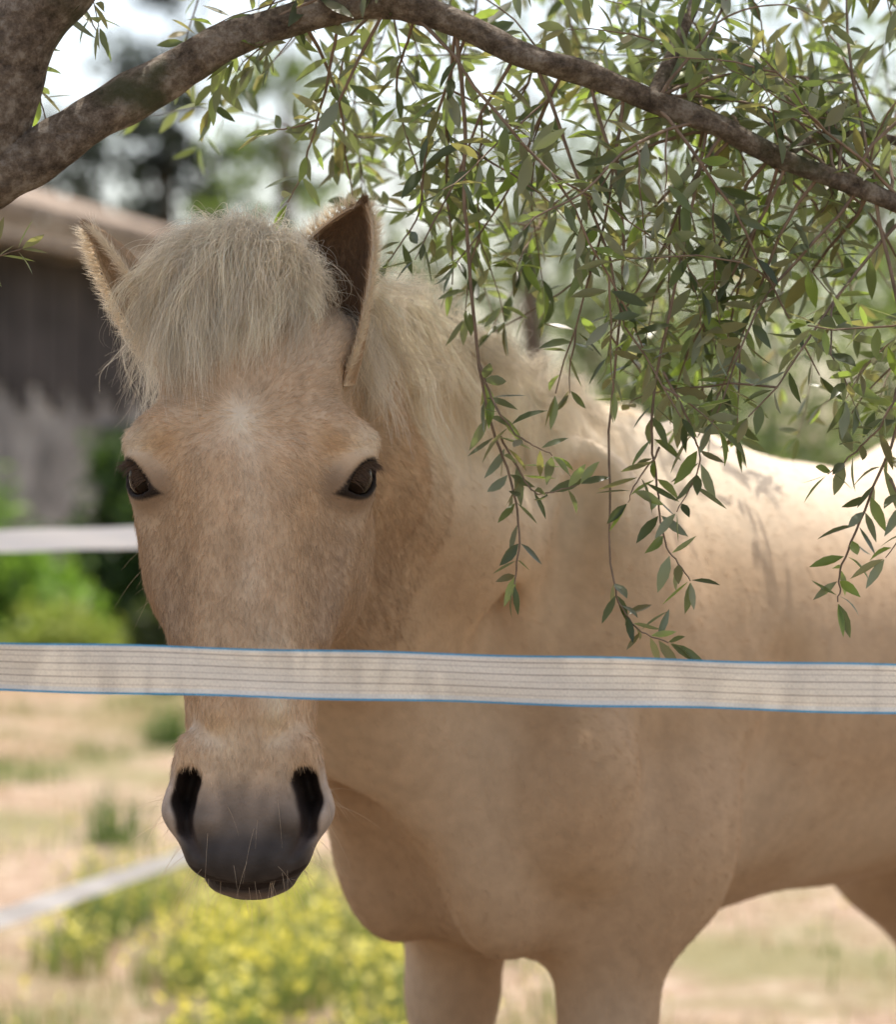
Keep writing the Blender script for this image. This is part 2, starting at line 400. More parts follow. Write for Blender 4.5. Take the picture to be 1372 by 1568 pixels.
for sgn in (-1, 1):
    th = np.linspace(0, np.pi, 25)[:, None]; ph = np.linspace(0, 2*np.pi, 40, endpoint=False)[None]
    V = np.stack([np.sin(th)*np.cos(ph), np.sin(th)*np.sin(ph), np.cos(th)+0*ph], -1).reshape(-1, 3)*.0240
    V += np.array([HX+sgn*EYE[0], HY+EYE[1], EYE[2]])
    i = np.arange(24)[:, None]; j = np.arange(40)[None]
    F = np.stack([i*40+j, (i+1)*40+j, (i+1)*40+(j+1)%40, i*40+(j+1)%40], -1).reshape(-1, 4)
    mesh_obj('eyeball', V, F, eyem, horse)
    n = 190; hq = rng.uniform(-.019,.021,n); zq = .0135*(1-(hq/.0235)**2)+.0005+rng.normal(size=n)*.0006
    eh = hq*math.cos(SL)-zq*math.sin(SL); ez = hq*math.sin(SL)+zq*math.cos(SL); ef = np.sqrt(np.maximum(.0264**2-eh**2-ez**2, 1e-6))
    ex = ef*EA+eh*EB; ey = -ef*EB+eh*EA
    P = np.stack([HX+sgn*(EYE[0]+ex), HY+EYE[1]+ey, EYE[2]+ez], 1)
    o = np.array([sgn*EA, -EB, 0.]); d = nrm(o+np.array([0,0,-.40])+.18*rng.normal(size=(n,3))); l = rng.uniform(.008,.017,n)[:, None]
    pts = np.stack([P-o*.001, P+l*.5*d, P+l*(d+np.array([0,0,-.15]))], 1)
    curves_obj('eyelashes', pts, np.repeat(np.array([[.00022,.00018,.00005]]), n, 0), np.tile([[.10,.06,.035]], (n,1)), furm, horse)
def ear(name, base, tip, N, width, bend, inner_dark=True, ph0=2.3):
    base, tip, N = [np.array(a, float) for a in (base, tip, N)]
    A = tip-base; L = np.linalg.norm(A); A /= L
    N = N-A*(N@A); N /= np.linalg.norm(N); W = np.cross(A, N)
    H, M = 38, 25
    h = np.linspace(0, 1, H); R = np.interp(h, [0,.15,.35,.55,.75,.9,.97,1], [.50,.78,1.02,1.02,.81,.46,.18,.03])*width
    R = np.convolve(np.pad(R, 2, 'edge'), [.1,.2,.4,.2,.1], 'valid'); R[-1] = .0015
    Ph = np.interp(h, [0,.25,.6,1], [ph0,1.8,1.5,1.3])
    ph = np.linspace(-1, 1, M)[None]*Ph[:, None]
    cen = base+A*(h*L)[:, None]+np.outer(np.sin(h*np.pi)*bend[0], W)+np.outer(np.sin(h*np.pi)*bend[1], N)
    def surf(off):
        r = np.maximum(R-off, .0006)[:, None, None]
        return cen[:, None]+r*(np.sin(ph)[..., None]*W-np.cos(ph)[..., None]*N)+(R*.25)[:, None, None]*N
    out, inn = surf(0), surf(.0035)
    V = np.vstack([out.reshape(-1, 3), inn.reshape(-1, 3)]); o = H*M
    i = np.arange(H-1)[:, None]; j = np.arange(M-1)[None]
    f = np.stack([i*M+j, i*M+j+1, (i+1)*M+j+1, (i+1)*M+j], -1).reshape(-1, 4)
    i = np.arange(H-1)
    e1 = np.stack([i*M, (i+1)*M, o+(i+1)*M, o+i*M], 1); e2 = np.stack([i*M+M-1, o+i*M+M-1, o+(i+1)*M+M-1, (i+1)*M+M-1], 1)
    F = np.vstack([f[:, ::-1], f+o, e1, e2])
    cO = np.repeat(np.array([[.54,.39,.255]]), o, 0); hh = np.repeat(h, M); jj = np.tile(np.abs(np.linspace(-1,1,M)), H)
    cO = mixc(cO, CREAM, .5*sstep(.8,1.0,jj)); cO = mixc(cO, (.20,.11,.065), .6*sstep(.84,1.0,hh))
    cI = np.repeat(np.array([[.19,.12,.075]]), o, 0); cI = mixc(cI, (.42,.28,.17), sstep(.72,1.0,jj)*.9)  # inside of the ear darkened: backlit shadow painted in
    if not inner_dark: cI = cO.copy()
    C = np.vstack([cO, cI])
    mesh_obj(name, V, F, skin, horse, cols=C)
    Nn = vnormals(V, F)
    K = 12000; idx = rng.integers(0, len(F)-2*(H-1), K); q = V[F[idx]]; a = rng.random((K, 1)); b = rng.random((K, 1))
    P = (q[:,0]*(1-a)+q[:,1]*a)*(1-b)+(q[:,3]*(1-a)+q[:,2]*a)*b; Nq = nrm(Nn[F[idx]].mean(1)); c = C[F[idx]].mean(1)
    td = nrm(A+.25*rng.normal(size=(K, 3))); td = nrm(td-Nq*(td*Nq).sum(1)[:, None])
    l = rng.uniform(.005, .010, K)[:, None]
    P3 = np.stack([P, P+l*.5*(td*.9+Nq*.30), P+l*(td+Nq*.22)], 1)
    curves_obj(name+'_fur', P3, np.repeat(np.array([[.00018,.00015,.00004]]), K, 0), c*rng.uniform(.8,1.25,(K,1)), furm, horse)
    K = 3000; k = rng.integers(4, H-1, K); side = rng.integers(0, 2, K)*(M-1)
    P = out[k, side]; outd = nrm(P-cen[k]); l = rng.uniform(.006, .016, K)[:, None]
    dr = nrm(outd*.6+N*.5+A*.6+.35*rng.normal(size=(K, 3)))
    P3 = np.stack([P, P+l*.5*dr, P+l*(dr+A*.25+.1*rng.normal(size=(K,3)))], 1)
    curves_obj(name+'_rim_hair', P3, np.repeat(np.array([[.00016,.00013,.00003]]), K, 0), CREAM*rng.uniform(.8,1.15,(K,1)), manem, horse)
ear('ear', (HX+.074, HY+.105, 1.423), (HX+.103, HY+.056, 1.580), (-.24,-.96,.05), .040, (-.018, .004))
ear('ear.001', (HX-.062, HY+.105, 1.440), (HX-.150, HY+.080, 1.560), (-.62,-.40,-.40), .028, (.0, .004), False, 2.8)

def fur(name, V, F, N, n, lmin, lmax, rad, weight, dirf, lenf=None, K=4, var=.13, lf=(.12,.42)):
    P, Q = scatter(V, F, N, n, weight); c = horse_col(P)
    td = dirf(P)+.28*rng.normal(size=P.shape); td = nrm(td); td = nrm(td-Q*(td*Q).sum(1)[:, None])
    l = rng.uniform(lmin, lmax, n)[:, None]
    if lenf is not None: l = l*lenf(P)[:, None]
    lift = rng.uniform(*lf, n)[:, None]; wob = .08*rng.normal(size=P.shape)
    T = np.linspace(0, 1, K)
    pts = np.stack([P-Q*.0006+l*(td*tt+Q*lift*(tt-.45*tt*tt)+wob*tt*tt) for tt in T], 1)
    rr = rad*(1-T**1.5*.8)[None]*rng.uniform(.7, 1.3, n)[:, None]
    curves_obj(name, pts, rr, np.clip(c*rng.normal(1, var, n).clip(.6, 1.5)[:, None]*1.08, 0, .95), furm, horse)
WH = np.array([HX-.006, HY+.005, 1.386])
def hdir(P):
    d = P-WH; d[:, 1] *= .6; r = np.linalg.norm(d, axis=1)[:, None]
    sw = np.stack([-d[:, 2], 0*d[:, 1], d[:, 0]], 1)
    d = nrm(d)+.5*nrm(sw)*np.exp(-r/.03)
    dn = np.array([0, .0, -1.])[None]*sstep(1.36,1.2,P[:, 2])[:, None]*1.5
    nk = sstep(2.50,2.58,P[:, 1])[:, None]
    q = np.stack([vnoise(P, 40, 21), vnoise(P, 40, 22), vnoise(P, 40, 23)], 1)*.22
    return nrm(d+dn)*(1-nk)+nk*np.array([[.3,.5,-.6]])+q
def bdir(P):
    z = P[:, 2]; low = sstep(.95,.75,z)[:, None]
    q = np.stack([vnoise(P, 9, 21), vnoise(P, 9, 22), vnoise(P, 9, 23)], 1)*.2
    return np.array([[.5,.55,-.55]])*(1-low)+low*np.array([[.05,.1,-1.]])+q
def hlen(P):
    au = np.abs(P[:, 0]-HX); w = P[:, 2]; v = P[:, 1]-HY
    e = np.sqrt((au-EYE[0])**2+(v-EYE[1])**2+(w-EYE[2])**2)
    return (.18+.82*sstep(1.02,1.10,w))*(.35+.65*sstep(.030,.042,e))*(1+.5*sstep(.12,.2,v))
def hweight(c):
    au = np.abs(c[:, 0]-HX); w = c[:, 2]; v = c[:, 1]-HY
    e = np.sqrt((au-EYE[0])**2+(v-EYE[1])**2+(w-EYE[2])**2)
    dn = nostril(au, v*0+.01, w)
    return np.where((e < .0275) | ((dn < .002) & (v < .06)), 0., 1.)*np.where((w < 1.08) & (v < .1), .6, 1.)*np.where(v > .2, .5, 1)
fur('head_fur', HV, HF, HN, 110000, .006, .013, .00017, hweight, hdir, hlen, var=.17)
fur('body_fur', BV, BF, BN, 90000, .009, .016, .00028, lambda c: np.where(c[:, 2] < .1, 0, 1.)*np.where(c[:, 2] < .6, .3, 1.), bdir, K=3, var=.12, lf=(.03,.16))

def bez(P0, P1, P2, P3, K):
    t = np.linspace(0, 1, K)[None, :, None]
    return (1-t)**3*P0[:, None]+3*(1-t)**2*t*P1[:, None]+3*(1-t)*t*t*P2[:, None]+t**3*P3[:, None]
def frizz(pts, amp):
    n, K, _ = pts.shape; t = np.linspace(0, 1, K)[None, :, None]
    f1 = rng.uniform(3, 9, (n, 1, 1)); ph = rng.uniform(0, 6.28, (n, 1, 3)); a = rng.normal(size=(n, 1, 3))*amp
    return pts+a*np.sin(f1*t+ph)*t+rng.normal(size=(n, 1, 3))*amp*.5*t**2
def forelock(name, N, ncl, spread, amp, lift, lenm, rad=.00019, lr=(.22,1.10)):
    cl = rng.integers(0, ncl, N); jit = lambda s: rng.normal(size=N)*s
    cth = rng.uniform(-1, 1, ncl); th = cth[cl]+jit(.03)
    ln = (rng.uniform(*lr, ncl)[cl])*(1+jit(.15))*lenm
    cu_ = rng.normal(size=(ncl, 3))[cl]; cu2 = rng.normal(size=(ncl, 3))[cl]
    P0 = np.stack([HX-.006+.016*th+jit(.006), HY+.050+.060*rng.random(N), 1.526+jit(.004)-.010*th**2], 1)
    hgt = np.interp(th, [-1,-.3,.4,1], [.036,.046,.036,.018])
    P1 = P0+np.stack([.050*th+.012*cu2[:,0], -.030+jit(.006)+.012*cu2[:,1], (hgt+.012*cu2[:,2]+jit(.005))*lift], 1)
    ex_ = HX-.012+np.where(th < 0, .078, .054)*th*spread+.016*cu_[:,0]
    endz = np.interp(th, [-1,-.75,-.4,0,.3,.6,1], [1.445,1.412,1.425,1.448,1.452,1.462,1.485])
    ez_ = 1.515-(1.515-endz)*ln+.010*cu_[:,2]
    P2x = HX-.010+np.where(th<0,.092,.066)*th*spread+.012*cu_[:,0]
    P2z = ez_*.45+1.554*.55-.026*np.abs(th)+.008*cu2[:,0]+jit(.004)
    P2 = np.stack([P2x, HY+np.minimum(vsurf(P2x-HX, np.minimum(P2z,1.50))-.036, .035)+.007*cu_[:,1], P2z], 1)
    P3 = np.stack([ex_+jit(.003), HY+vsurf(ex_-HX, np.minimum(ez_, 1.50))-.009+.004*cu_[:,1]+jit(.002), ez_], 1)
    pts = frizz(bez(P0, P1, P2, P3, 14), amp)
    tt = np.linspace(0,1,14)[None,:,None]; a = (rng.normal(size=(ncl,1,3))*.012)[cl]; f = rng.uniform(5,11,(ncl,1,1))[cl]; q = rng.uniform(0,6,(ncl,1,1))[cl]
    pts = pts+a*np.sin(f*tt+q)*tt*(1-.4*tt)
    cl_c = rng.uniform(.66, 1.10, ncl)[cl]
    curves_obj(name, pts, rad*(1-.85*np.linspace(0,1,14)**2)[None]*rng.uniform(.6,1.3,(N,1)),
           np.clip(np.array([.94,.86,.71])*(cl_c*rng.uniform(.85,1.12,N))[:, None], 0, .96), manem, horse)
forelock('forelock', 13000, 280, 1.0, .0055, 1.0, 1.0)
forelock('forelock_tuft', 3500, 220, .85, .010, 1.35, .55, .00017, (.1,.7))
forelock('forelock_flyaway', 1900, 600, 1.15, .014, 1.5, .8, .00014)
crest = catmull([(-.165,2.42,1.522),(-.12,2.53,1.508),(-.045,2.69,1.487),(.045,2.85,1.442),(.11,2.95,1.425),(.17,3.05,1.410)], 20)
def mane(name, N, s0, s1, out, drop, fr, side, zup=.010, per=45, cv=.022, jt=.06):
    ncl = max(20, N//per); cl = rng.integers(0, ncl, N)
    sc = (s0+(s1-s0)*rng.random(ncl))[cl]+rng.normal(size=N)*.008; sc = np.clip(sc, 0, 1)*(len(crest)-1)
    i = np.minimum(sc.astype(int), len(crest)-2); P0 = crest[i]+(crest[i+1]-crest[i])*(sc-i)[:, None]
    P0 = P0+rng.normal(size=(N,3))*.005
    L = np.array([.88,-.47,0])*side
    o = rng.uniform(*out, ncl)[cl][:, None]*(1+jt*rng.normal(size=(N,1))); dp = rng.uniform(*drop, ncl)[cl][:, None]*(1+jt*rng.normal(size=(N,1)))
    dv = rng.normal(size=(ncl, 3))[cl]*cv
    P1 = P0+L*o*.35+np.array([0,0,zup])+dv*.2; P2 = P0+L*o*.9-np.array([0,0,1.])*dp*.25+dv*.5; P3 = P0*.6+.4*(crest[i])+L*o-np.array([0,0,1.])*dp+dv
    pts = frizz(bez(P0, P1, P2, P3, 12), fr)
    tt = np.linspace(0,1,12)[None,:,None]; a = (rng.normal(size=(ncl,1,3))*.014)[cl]; f = rng.uniform(6,12,(ncl,1,1))[cl]; q = rng.uniform(0,6,(ncl,1,1))[cl]
    pts = pts+a*np.sin(f*tt+q)*tt
    cc = rng.uniform(.62, 1.12, ncl)[cl]
    curves_obj(name, pts, .00024*(1-.75*np.linspace(0,1,12)**2)[None]*rng.uniform(.6,1.3,(N,1)),
        np.clip(np.array([.94,.86,.72])*cc[:, None]*rng.uniform(.85,1.12,(N,1)), 0, .96), manem, horse)
mane('mane_left', 6500, .10, .66, (.040,.085), (.0,.13), .007, 1, .022, 50, .026)
mane('mane_top', 3500, .08, .62, (.0,.035), (-.035,.01), .008, 1, .030, 40, .012, .2)
mane('mane_right', 8500, .0, .8, (.07,.13), (.08,.18), .012, -1, .025, 35, .016, .15)
mane('mane_withers', 2200, .6, 1.0, (.03,.05), (.02,.05), .004, 1)
N = 3000
b0 = np.array([BO[0]+.7*1.30, BO[1]+.714*1.30, 1.27]); bb = np.array([.7,.714,0])
P0 = b0+rng.normal(size=(N,3))*.018; sp = rng.normal(size=(N,3))*np.array([.035,.035,.06])
pts = frizz(bez(P0, P0+bb*.12+np.array([0,0,.02]), P0+bb*.15+sp*.7-np.array([0,0,.4]), P0+bb*.10+sp-np.array([0,0,.85]), 14), .02)
curves_obj('tail', pts, .0007*(1-.6*np.linspace(0,1,14))[None]*np.ones((N,1)), np.array([.8,.66,.47])*rng.uniform(.8,1.1,(N,1)), manem, horse)
N = 150
def wl(c):
    au = np.abs(c[:, 0]-HX); w = c[:, 2]; v = c[:, 1]-HY; dn = nostril(au, v*0+.01, w)
    return np.where((w < 1.06) & (v < .13) & (dn > .005), 1., 0.)*np.where((w > 1.0) & (au < .04), .2, 1)+np.where((w < 1.30) & (v > .15) & (v < .24), .25, 0)
P, Q = scatter(HV, HF, HN, N, wl)
d = nrm(Q*.8+np.array([0,0,-.45])+.3*rng.normal(size=P.shape)); l = rng.uniform(.012,.050,N)[:, None]
pts = np.stack([P+l*(d*t_+np.array([0,0,-.35])*t_*t_) for t_ in np.linspace(0,1,7)], 1)
curves_obj('whiskers', pts, .00014*(1-.8*np.linspace(0,1,7))[None]*np.ones((N,1)), np.tile([[.60,.46,.32]],(N,1)), manem, horse)

# ================================================================== OLIVE TREE
t = NT('olive_bark'); co = t.n('ShaderNodeTexCoord').outputs['Object']
n1 = noise(t, 50, 8, co, .78); n2 = noise(t, 9, 4, co)
vo = t.n('ShaderNodeTexVoronoi', feature='DISTANCE_TO_EDGE'); vo.inputs['Scale'].default_value=70; t.l(co, vo.inputs['Vector'])
c1 = t.ramp(n1, [(.36,(.07,.048,.032)),(.5,(.28,.21,.15)),(.62,(.55,.46,.37))])
mx = t.n('ShaderNodeMix', data_type='RGBA'); t.l(c1, mx.inputs['A']); mx.inputs['B'].default_value=(.09,.10,.035,1)
fm = t.ramp(n2, [(.56,(0,0,0)),(.66,(.9,.9,.9))]); t.l(fm, mx.inputs['Factor'])
p = t.n('ShaderNodeBsdfPrincipled'); t.l(mx.outputs['Result'], p.inputs['Base Color']); p.inputs['Roughness'].default_value=.85
ad = t.n('ShaderNodeMath', operation='MULTIPLY_ADD'); t.l(n1, ad.inputs[0]); ad.inputs[1].default_value=1.6; t.l(vo.outputs['Distance'], ad.inputs[2])
t.l(bumpn(t, ad.outputs[0], 1., .016), p.inputs['Normal']); t.l(p.outputs[0], t.out.inputs[0]); bark = t.m
twigm = solid_mat('twig_bark', (.22,.155,.11), .8, .35, 60, (300,.5,.001))
leafm = attr_mat('olive_leaf', .34, .5, transl=.42, back=(.30,.32,.24), tmul=(2.1,2.2,1.0))
olive = empty('olive_tree', (0, 0, 0))
def limb(pts, n=12, k=18, rough=.05):
    A = catmull(np.array(pts), n); return tube(A[:, :3], A[:, 3], k, rough)
MB = [(-.62,2.45,1.36,.055),(-.50,2.40,1.555,.030),(-.412,2.38,1.605,.026),(-.376,2.38,1.623,.0235),(-.334,2.38,1.65,.0215),(-.262,2.39,1.695,.021),
 (-.208,2.39,1.728,.0172),(-.16,2.40,1.746,.0155),(-.10,2.40,1.763,.0145),(-.046,2.40,1.766,.0138),(.008,2.40,1.748,.0125),
 (.068,2.40,1.719,.0115),(.128,2.41,1.704,.0115),(.188,2.42,1.68,.0105),(.248,2.42,1.658,.0108),(.309,2.43,1.629,.0095),(.412,2.44,1.59,.0085),(.55,2.48,1.53,.006),(.75,2.52,1.42,.004)]
parts = [limb(MB, rough=.08), 
 limb([(-.88,2.72,-.05,.17),(-.84,2.68,.15,.125),(-.80,2.62,.7,.11),(-.72,2.52,1.1,.095),(-.62,2.45,1.36,.07)], 12, 24, .07),
 limb([(-.66,2.47,1.28,.06),(-.50,2.40,1.50,.042),(-.425,2.38,1.63,.036),(-.385,2.36,1.73,.0335),(-.33,2.34,1.80,.034),(-.20,2.30,1.98,.03),(0,2.3,2.25,.025),(.25,2.4,2.5,.018),(.5,2.5,2.65,.01)]),
 limb([(-.74,2.54,1.05,.07),(-.85,2.6,1.5,.055),(-.9,2.8,2.0,.04),(-.7,3.1,2.4,.025),(-.4,3.4,2.65,.012)]),
 limb([(-.33,2.34,1.80,.025),(-.2,2.6,2.05,.02),(.0,2.85,2.20,.016),(.3,2.98,2.26,.011),(.7,3.05,2.26,.006)]),
 limb([(-.04,2.31,2.2,.018),(.2,2.5,2.15,.014),(.5,2.6,2.05,.010),(.9,2.75,1.9,.006)]),
 limb([(.188,2.42,1.68,.007),(.22,2.47,1.75,.006),(.25,2.52,1.83,.005),(.27,2.55,1.95,.004)]),
 limb([(.309,2.43,1.63,.006),(.36,2.50,1.66,.005),(.45,2.56,1.66,.004),(.6,2.6,1.62,.002)])]
V, F = merge(parts); mesh_obj('trunk_and_limbs', V, F, bark, olive)
main = catmull(np.array(MB), 12)
BR = {'main': main[36:, :3], 'up': catmull([(-.33,2.34,1.80),(-.2,2.3,1.98),(0,2.3,2.25),(.25,2.4,2.5),(.5,2.5,2.65)], 12),
 'b1': catmull([(-.33,2.34,1.80),(-.2,2.6,2.05),(.0,2.85,2.20),(.3,2.98,2.26),(.7,3.05,2.26)], 12),
 'b2': catmull([(-.04,2.31,2.2),(.2,2.5,2.15),(.5,2.6,2.05),(.9,2.75,1.9)], 12),
 'b3': catmull([(-.9,2.8,2.0),(-.7,3.1,2.4),(-.4,3.4,2.65)], 12)}
twigs = []; leafs = []
def add_twig(P, r0, leaf_from=.1, step=.019, size=(.030,.047), keep=.82):
    P = np.asarray(P); twigs.append((P, r0))
    seg = np.linalg.norm(np.diff(P, axis=0), axis=1); cum = np.concatenate([[0], np.cumsum(seg)]); L = cum[-1]
    s = L*leaf_from+rng.random()*step; ang = rng.uniform(0, 6.28)
    while s < L:
        p = np.array([np.interp(s, cum, P[:, a]) for a in range(3)])
        i = min(np.searchsorted(cum, s), len(P)-1); T = nrm(P[i]-P[i-1])
        a = np.cross(T, [.3,.5,.8]); a = nrm(a); b = np.cross(T, a)
        for sg in (0, np.pi):
            if rng.random() < keep:
                q = ang+sg+rng.normal()*.35; o = np.cos(q)*a+np.sin(q)*b
                dr = nrm(o*rng.uniform(.7,1.4)+T*rng.uniform(.2,1.0)+rng.normal(size=3)*.22)
                leafs.append((p, dr, rng.uniform(*size)*(1-.25*(s/L)**3)))
        ang += 1.57; s += step*rng.uniform(.7, 1.4)
    for sg in range(2): leafs.append((P[-1], nrm(nrm(P[-1]-P[-2])+rng.normal(size=3)*.3), rng.uniform(*size)*.8))
def grow(start, d, L, grav, wig=.26, n=12):
    P = [np.array(start, float)]; d = nrm(np.array(d, float)); st = L/n
    dv = rng.normal(size=3)*wig
    for i in range(n):
        d = nrm(d+np.array([0,0,-1.])*grav/n*3+dv/n*2+rng.normal(size=3)*wig*.4); P.append(P[-1]+d*st)
        if rng.random() < .2: dv = rng.normal(size=3)*wig
    return np.array(P)
def zmin_at(x, y):
    return np.interp(x/y, [-.2,-.07,-.02,.01,.03,.11,.17,.3], [1.74,1.70,1.55,1.46,1.41,1.365,1.39,1.34])
def spray(start, d, L, grav, r0, sub=3, lf=.15, keep=.82):
    P = grow(start, d, L, grav)
    ok = P[:, 2] > zmin_at(P[:, 0], P[:, 1])
    k = len(P) if ok.all() else int(np.argmin(ok))
    if k < 4: return
    P = P[:k]; add_twig(P, r0, lf, keep=keep)
    for _ in range(sub):
        i = rng.integers(1, len(P)-1); T = nrm(P[i]-P[i-1]); dd = nrm(T+rng.normal(size=3)*.8)
        Q = grow(P[i], dd, L*rng.uniform(.3,.6), grav*.8, n=8)
        ok = Q[:, 2] > zmin_at(Q[:, 0], Q[:, 1]); k = len(Q) if ok.all() else int(np.argmin(ok))
        if k > 2: add_twig(Q[:k], r0*.6, .1, keep=keep)
M = BR['main']
for _ in range(62):
    q = rng.beta(1.9, 1.05)*.97+.03; i = min(int(q*(len(M)-1)), len(M)-1); p0 = M[i]
    up = rng.random() < .40
    d = np.array([rng.normal()*.7+.08, rng.normal()*.40+.40, .7 if up else -.30+rng.normal()*.35])
    spray(p0, d, rng.uniform(.22,.55), .28, .0020, rng.integers(1,4))
for nm, cnt, Lr in (('up',6,(.3,.5)),('b1',26,(.40,.85)),('b2',28,(.30,.7)),('b3',6,(.3,.5))):
    B = BR[nm]
    for _ in range(cnt):
        p0 = B[int(rng.uniform(.3,1)*(len(B)-1))]; d = rng.normal(size=3)*.7+np.array([0,.15,-.15])
        spray(p0, d, rng.uniform(*Lr), .4, .0020, 2)
def shoot(pts, r, lf, step=.015, size=(.032,.047)):
    P = catmull(pts, 8); P = P+np.cumsum(rng.normal(size=P.shape)*.0008, 0); add_twig(P, r, lf, step, size, .95)
shoot([(.008,2.40,1.745),(.02,2.42,1.62),(.024,2.43,1.51),(.033,2.43,1.41),(.058,2.42,1.335),(.068,2.41,1.28),(.062,2.40,1.238)], .0022, .60)
shoot([(.028,2.43,1.44),(.05,2.41,1.39),(.075,2.40,1.365),(.10,2.40,1.35)], .0014, .1)
shoot([(.050,2.43,1.37),(.075,2.42,1.33),(.10,2.41,1.32),(.125,2.41,1.325)], .0012, .1)
shoot([(.128,2.41,1.70),(.158,2.42,1.60),(.161,2.43,1.518),(.150,2.43,1.38),(.149,2.42,1.26),(.164,2.41,1.212),(.200,2.40,1.193)], .0018, .84, .010, (.034,.050))
shoot([(.240,2.42,1.66),(.215,2.42,1.52),(.19,2.42,1.386),(.194,2.42,1.314),(.203,2.41,1.262),(.224,2.40,1.228)], .0018, .60)
shoot([(.2,2.42,1.43),(.225,2.41,1.38),(.232,2.41,1.34),(.215,2.40,1.30)], .0014, .1)
shoot([(.195,2.42,1.36),(.175,2.41,1.33),(.165,2.41,1.30)], .0012, .1)
shoot([(.40,2.44,1.59),(.43,2.43,1.434),(.40,2.42,1.32),(.375,2.42,1.25),(.366,2.41,1.215)], .0020, .45)
shoot([(.43,2.43,1.434),(.40,2.40,1.38),(.37,2.40,1.345),(.35,2.40,1.33)], .0014, .15)
shoot([(.41,2.42,1.33),(.42,2.40,1.29),(.40,2.40,1.26)], .0014, .1)
shoot([(-.40,2.38,1.74),(-.385,2.42,1.70),(-.372,2.43,1.65)], .0016, .1)
shoot([(-.385,2.38,1.74),(-.345,2.42,1.77),(-.325,2.43,1.74)], .0016, .1)
shoot([(-.50,2.40,1.56),(-.45,2.36,1.54),(-.415,2.34,1.53),(-.385,2.34,1.535)], .0016, .3)
shoot([(-.10,2.40,1.755),(-.115,2.44,1.69),(-.135,2.45,1.63),(-.150,2.45,1.59)], .0018, .2)
shoot([(-.06,2.40,1.755),(-.10,2.42,1.68),(-.13,2.43,1.66),(-.16,2.44,1.655)], .0018, .25)
shoot([(.02,2.40,1.745),(-.02,2.44,1.65),(-.03,2.46,1.58),(-.06,2.46,1.53)], .0018, .25)
shoot([(-.19,2.41,1.74),(-.21,2.47,1.72),(-.225,2.50,1.69)], .0016, .2)
shoot([(-.03,2.41,1.76),(-.05,2.48,1.70),(-.03,2.50,1.62),(-.02,2.50,1.56)], .0016, .2)
tp = [tube(P, r0*np.linspace(1, .35, len(P)), 5) for P, r0 in twigs]
V, F = merge(tp); mesh_obj('twigs', V, F, twigm, olive)
def leaf_mesh(name, leafs, mat, parent, palette, wr=(.21,.31)):
    n = len(leafs); P = np.array([l[0] for l in leafs]); D_ = np.array([l[1] for l in leafs]); L = np.array([l[2] for l in leafs])
    D_ = nrm(D_+np.array([0,0,-.05])); up = nrm(np.array([0,0,1.])+rng.normal(size=(n, 3))*.65)
    W = nrm(np.cross(D_, up)); U = np.cross(W, D_)
    st = np.array([0,.10,.3,.55,.8,1.]); wd = np.array([.03,.35,.9,1.,.6,.03])
    wdt = L*rng.uniform(*wr, n)/2*1.0; cur = rng.normal(size=n)*.14+.06; fold = rng.uniform(.1, .45, n)
    V = np.zeros((n, 6, 3, 3))
    for a in range(6):
        c = P+D_*(L*(st[a]*.94+.06))[:, None]-U*(L*cur*st[a]**2)[:, None]
        for b, sg in enumerate((-1, 0, 1)):
            V[:, a, b] = c+W*(sg*wdt*wd[a])[:, None]+U*(abs(sg)*wdt*wd[a]*fold)[:, None]
    base = (np.arange(n)*18)[:, None, None]; a = np.arange(5)[None, :, None]; b = np.arange(2)[None, None]
    F = np.stack([base+a*3+b, base+a*3+b+1, base+(a+1)*3+b+1, base+(a+1)*3+b], -1).reshape(-1, 4)
    pal = np.array(palette); k = rng.integers(0, len(pal), n); c = pal[k]*rng.uniform(.75, 1.25, (n, 1))
    mesh_obj(name, V.reshape(-1, 3), F, mat, parent, cols=np.repeat(c, 18, 0))
leaf_mesh('leaves', leafs, leafm, olive, [(.12,.14,.08),(.095,.115,.065),(.14,.175,.075),(.18,.24,.07),(.07,.09,.05),(.18,.165,.09)])
print('leaves', len(leafs), 'head verts', len(HV), 'body verts', len(BV))

# ================================================================== FENCES
t = NT('fence_tape'); uv = t.n('ShaderNodeTexCoord').outputs['UV']; sp_ = t.n('ShaderNodeSeparateXYZ'); t.l(uv, sp_.inputs[0])
cr = (.88,.80,.68); ln_ = (.40,.31,.26); l2 = (.66,.57,.48); bl = (.10,.36,.60)
st_ = [(0,bl),(.04,(.80,.78,.74)),(.13,cr),(.185,l2),(.205,cr),(.33,ln_),(.35,cr),(.46,l2),(.48,cr),(.60,ln_),(.62,cr),(.74,l2),(.76,cr),(.84,ln_),(.86,cr),(.92,(.80,.78,.74)),(.96,bl)]
base = t.ramp(sp_.outputs['Y'], st_, 'CONSTANT')
cmb = t.n('ShaderNodeMapping'); cmb.inputs['Scale'].default_value=(900,16,1); t.l(uv, cmb.inputs[0])
nf = noise(t, 1.0, 2, cmb.outputs[0])
cm2 = t.n('ShaderNodeMapping'); cm2.inputs['Scale'].default_value=(12,1.2,1); t.l(uv, cm2.inputs[0]); nl = noise(t, 1.0, 3, cm2.outputs[0])
vm = t.n('ShaderNodeMapRange'); t.l(nf, vm.inputs[0]); vm.inputs[1].default_value=.25; vm.inputs[2].default_value=.75; vm.inputs[3].default_value=.80; vm.inputs[4].default_value=1.12
vm2 = t.n('ShaderNodeMapRange'); t.l(nl, vm2.inputs[0]); vm2.inputs[1].default_value=.3; vm2.inputs[2].default_value=.7; vm2.inputs[3].default_value=.90; vm2.inputs[4].default_value=1.05
mm = t.n('ShaderNodeMath', operation='MULTIPLY'); t.l(vm.outputs[0], mm.inputs[0]); t.l(vm2.outputs[0], mm.inputs[1])
